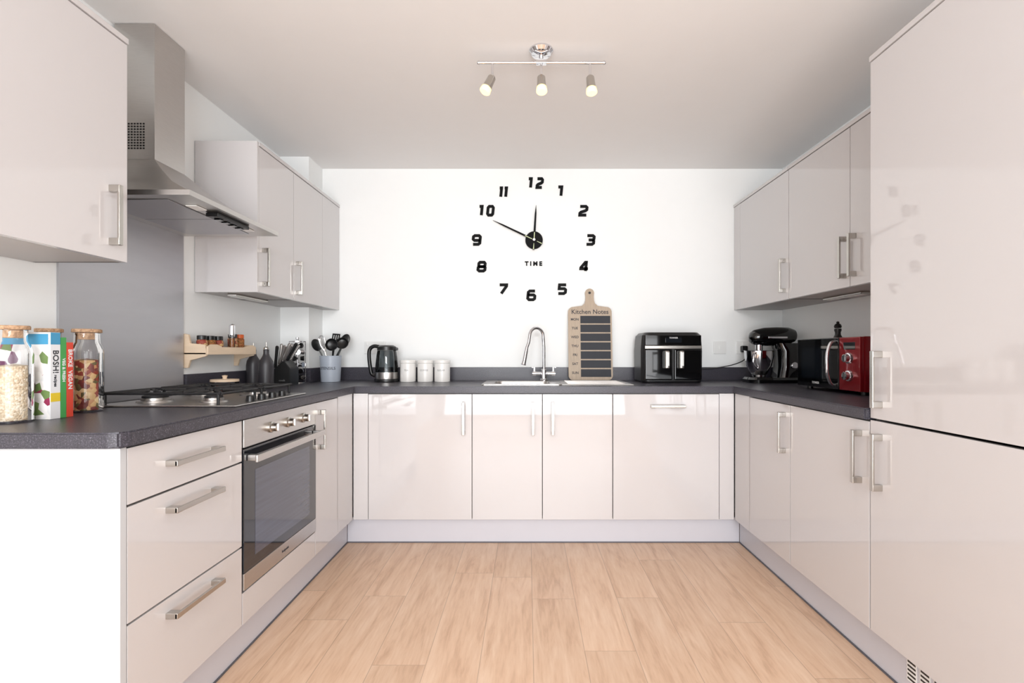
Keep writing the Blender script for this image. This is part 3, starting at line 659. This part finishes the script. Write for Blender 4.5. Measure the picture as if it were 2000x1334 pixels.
# stand mixer
mx=root('stand_mixer','black stand mixer with stainless steel bowl','stand mixer',(1.40,3.12,ZW))
b=B(); b.loft([rrect(.0,.33,-.10,.10,0,.06,6),rrect(-.002,.332,-.102,.102,.02,.06,6),rrect(.01,.325,-.09,.09,.034,.055,6)],m_blackg); 
b.loft([rrect(.18,.325,-.085,.085,.03,.05,6),rrect(.195,.325,-.075,.075,.10,.05,6),rrect(.195,.33,-.075,.075,.2,.05,6),rrect(.17,.325,-.07,.07,.25,.05,6)],m_blackg); b.obj('body',mx)
b=B(); rg=[]
for t_ in [0,.03,.1,.3,.55,.8,.93,1.0]:
    x=.02+.305*t_; 
    k=(math.sqrt(max(0,1-((t_-.5)/.5)**4))*.94+.06)
    cz=.287+ .012*t_; hz=.060*k; hy=.072*k
    rg.append([(x,hy*cos(a),cz+hz*sin(a)) for a in [2*pi*i/28 for i in range(28)]])
b.loft(rg,m_blackg); b.cyl((.085,0,.225),.022,.04,m_chrome); b.obj('head',mx)
b=B(); b.cyl((.27,-.078,.11),.02,.02,m_chrome,'Y',bev=.003); b.obj('control_dial',mx)
b=B(); b.box((.17,-.073,.285),(.12,.004,.012),m_chrome,.0015); b.obj('trim_band',mx,label='chrome trim band')
b=B(); b.lathe([(0,0),(.04,0),(.042,.012),(.048,.018),(.075,.07),(.087,.13),(.088,.165),(.092,.168),(.086,.168),(.084,.13),(.07,.07),(.03,.022),(0,.02)],m_chrome,c=(.085,0,.036)); b.tube(smooth([(.085-.05,-.07,.19),(.01,-.10,.175),(.0,-.105,.13),(.03,-.09,.09),(.05,-.068,.10)]),.005,m_chrome,8); b.obj('bowl',mx)
# microwave
mw=root('microwave','metallic red and black microwave oven with chrome handle','microwave',(1.475,2.645,ZW),-R90)
b=B(); b.bx(0,.50,.012,.262,.014,.264,m_redm,.006)
for fx in(.04,.46):
    for fy in(.04,.23): b.cyl((fx,fy,.007),.014,.0138,m_black,seg=16)
b.obj('body',mw)
b=B(); b.bx(.002,.350,-.008,.0115,.016,.262,m_blackg,.004); b.bx(.045,.29,-.0086,-.0075,.06,.215,m_screen); b.text('TOWER',.017,m_txtw,(.17,-.0092,.038)); dd=b.obj('door',mw,label='black glass door')
b=B(); b.tube(smooth([(.325,-.006,.245),(.328,-.03,.235),(.332,-.048,.19),(.334,-.052,.14),(.332,-.048,.09),(.328,-.03,.045),(.325,-.006,.035)]),.0075,m_chrome,12); b.obj('handle',dd,label='curved chrome handle')
b=B(); b.bx(.352,.498,-.006,.0115,.016,.262,m_redm,.004); b.bx(.385,.465,-.0068,-.0055,.205,.238,m_screen); b.obj('control_panel',mw)
for kz in (.165,.085):
    b=B(); b.lathe([(0,0),(.026,0),(.024,.008),(.019,.01),(.018,.024),(0,.025)],m_chrome,M=Matrix.Rotation(pi/2,4,'X'),seg=28); b.box((0,-.026,.0),(.004,.003,.032),m_black); b.obj('knob',mw,(.425,-.006,kz))
r=root('pepper_grinder','small black pepper grinder on top of the microwave','pepper grinder',(1.615,2.53,ZW+.265))
b=B(); b.lathe([(0,0),(.019,0),(.020,.006),(.014,.018),(.013,.03),(.017,.042),(.016,.05),(0,.052)],m_black); b.obj('body',r)
b=B(); b.lathe([(0,.053),(.015,.053),(.018,.062),(.014,.072),(.006,.078),(.008,.084),(0,.09)],m_black); b.obj('top',r)

# jars
def jar(x,y,r_,h,cont,fill,label,lidh=.022):
    r=root('storage_jar',label,'storage jar',(x,y,ZW),group='cork-lidded glass jars')
    b=B(); b.lathe([(0,0),(r_-.004,0),(r_,.005),(r_,h*.70),(r_*.93,h*.77),(r_*.74,h*.84),(r_*.70,h-lidh*.6),(r_*.74,h-lidh*.55)],m_glass); b.obj('glass',r)
    b=B(); b.lathe([(0,.006),(r_-.005,.006),(r_-.003,.01),(r_-.003,h*fill),(0,h*fill+.006)],cont); c=b.obj('contents',r); c['kind']='stuff'
    b=B(); b.lathe([(0,h-lidh-.012),(r_*.62,h-lidh-.012),(r_*.68,h-lidh*.5),(r_*.84,h-lidh*.49),(r_*.84,h-.002),(r_*.80,h),(0,h)],m_cork); b.obj('cork_lid',r)
jar(-1.419,1.342,.042,.266,m_oats,.58,'glass jar of rolled oats with a cork lid')
jar(-1.490,1.515,.040,.266,m_dried,.6,'cork-lidded glass jar behind the cookbooks')
jar(-1.437,1.585,.044,.268,m_pasta,.62,'glass jar of tricolour pasta with a cork lid')
jar(-1.490,1.660,.036,.270,m_dried,.5,'slim cork-lidded glass jar of dried beans beside the hob')
# books
def book(y0,t_,h,d,spine,cover,txt,label,tm,extra=None):
    r=root('cookbook',label,'book',(-1.366,y0,ZW),R90,group='cookbooks standing on the worktop')
    b=B(); b.bx(0,.0025,0,d,0,h,cover,.0005); b.bx(t_-.0025,t_,0,d,0,h,spine,.0005); b.bx(0,t_,-.001,.0015,0,h,spine,.0008)
    for (s,size,z,mm) in txt: b.text(s,size,mm,(t_/2,-.0013,z),rot=(pi/2,pi/2,0),off=.0003)
    if extra: extra(b)
    b.obj('cover',r)
    b=B(); b.bx(.0027,t_-.0027,.0017,d-.003,.003,h-.003,m_page); b.obj('pages',r)
def ex1(b):
    b.bx(-.0006,.0,.005,.185,.215,.245,m_blue); b.bx(.0005,.0290,-.0016,-.0009,.215,.249,m_blue)
    b.bx(.0005,.0290,-.0016,-.0009,.05,.075,m_yellow)
book(1.392,.030,.250,.19,m_whitec,m_food,[('BOSH!',.024,.165,m_darktxt),('recipes',.012,.11,m_darktxt)],'tall cookbook with fruit cover and blue-white spine',m_darktxt,ex1)
book(1.4235,.017,.236,.18,m_green,m_green,[('VEG & FRESH',.012,.14,m_txtw)],'slim cookbook with a green spine',m_txtw)
book(1.4415,.021,.222,.17,m_red,m_red,[('BROKE',.017,.175,m_txtw),('VEGAN',.017,.11,m_txtw)],'cookbook with a red-orange spine',m_txtw)

# ------------------------------------------------------------ lights
def area(name,loc,target,sx,sy,e,col=(1,1,1),spread=None):
    l=bpy.data.lights.new(name,'AREA'); l.shape='RECTANGLE'; l.size=sx; l.size_y=sy; l.energy=e; l.color=col
    if spread: l.spread=radians(spread)
    o=bpy.data.objects.new(name,l); COL.objects.link(o); o.location=loc
    d=Vector(target)-Vector(loc); o.rotation_euler=d.to_track_quat('-Z','Y').to_euler(); return o
area('window_daylight',(.08,-2.9,1.15),(.08,3,1.15),2.6,2.0,74,(.955,.978,1))
area('forward_fill',(0.1,-2.3,2.1),(0.05,3.36,1.3),1.6,.5,14,(.95,.975,1),80)  # added fill behind the camera, evens out the far end; no such fitting
area('ceiling_fill',(0.1,-1.2,0.8),(0.1,1.6,2.37),2.4,1.2,42,(.93,.965,1))  # added bounce fill that lifts the ceiling, not a lamp in the room
w=bpy.data.worlds.new('world'); scene.world=w; w.use_nodes=True
bg=w.node_tree.nodes['Background']; bg.inputs[0].default_value=(.90,.95,1,1); bg.inputs[1].default_value=1.1

cam=bpy.data.cameras.new('camera'); co=bpy.data.objects.new('camera',cam); COL.objects.link(co)
co.location=(0,0,H); co.rotation_euler=(radians(90),0,0); cam.sensor_width=36; cam.sensor_fit='HORIZONTAL'; cam.lens=F/2000*36
cam.shift_x=-.015; cam.shift_y=.0105; cam.clip_start=.02
scene.camera=co
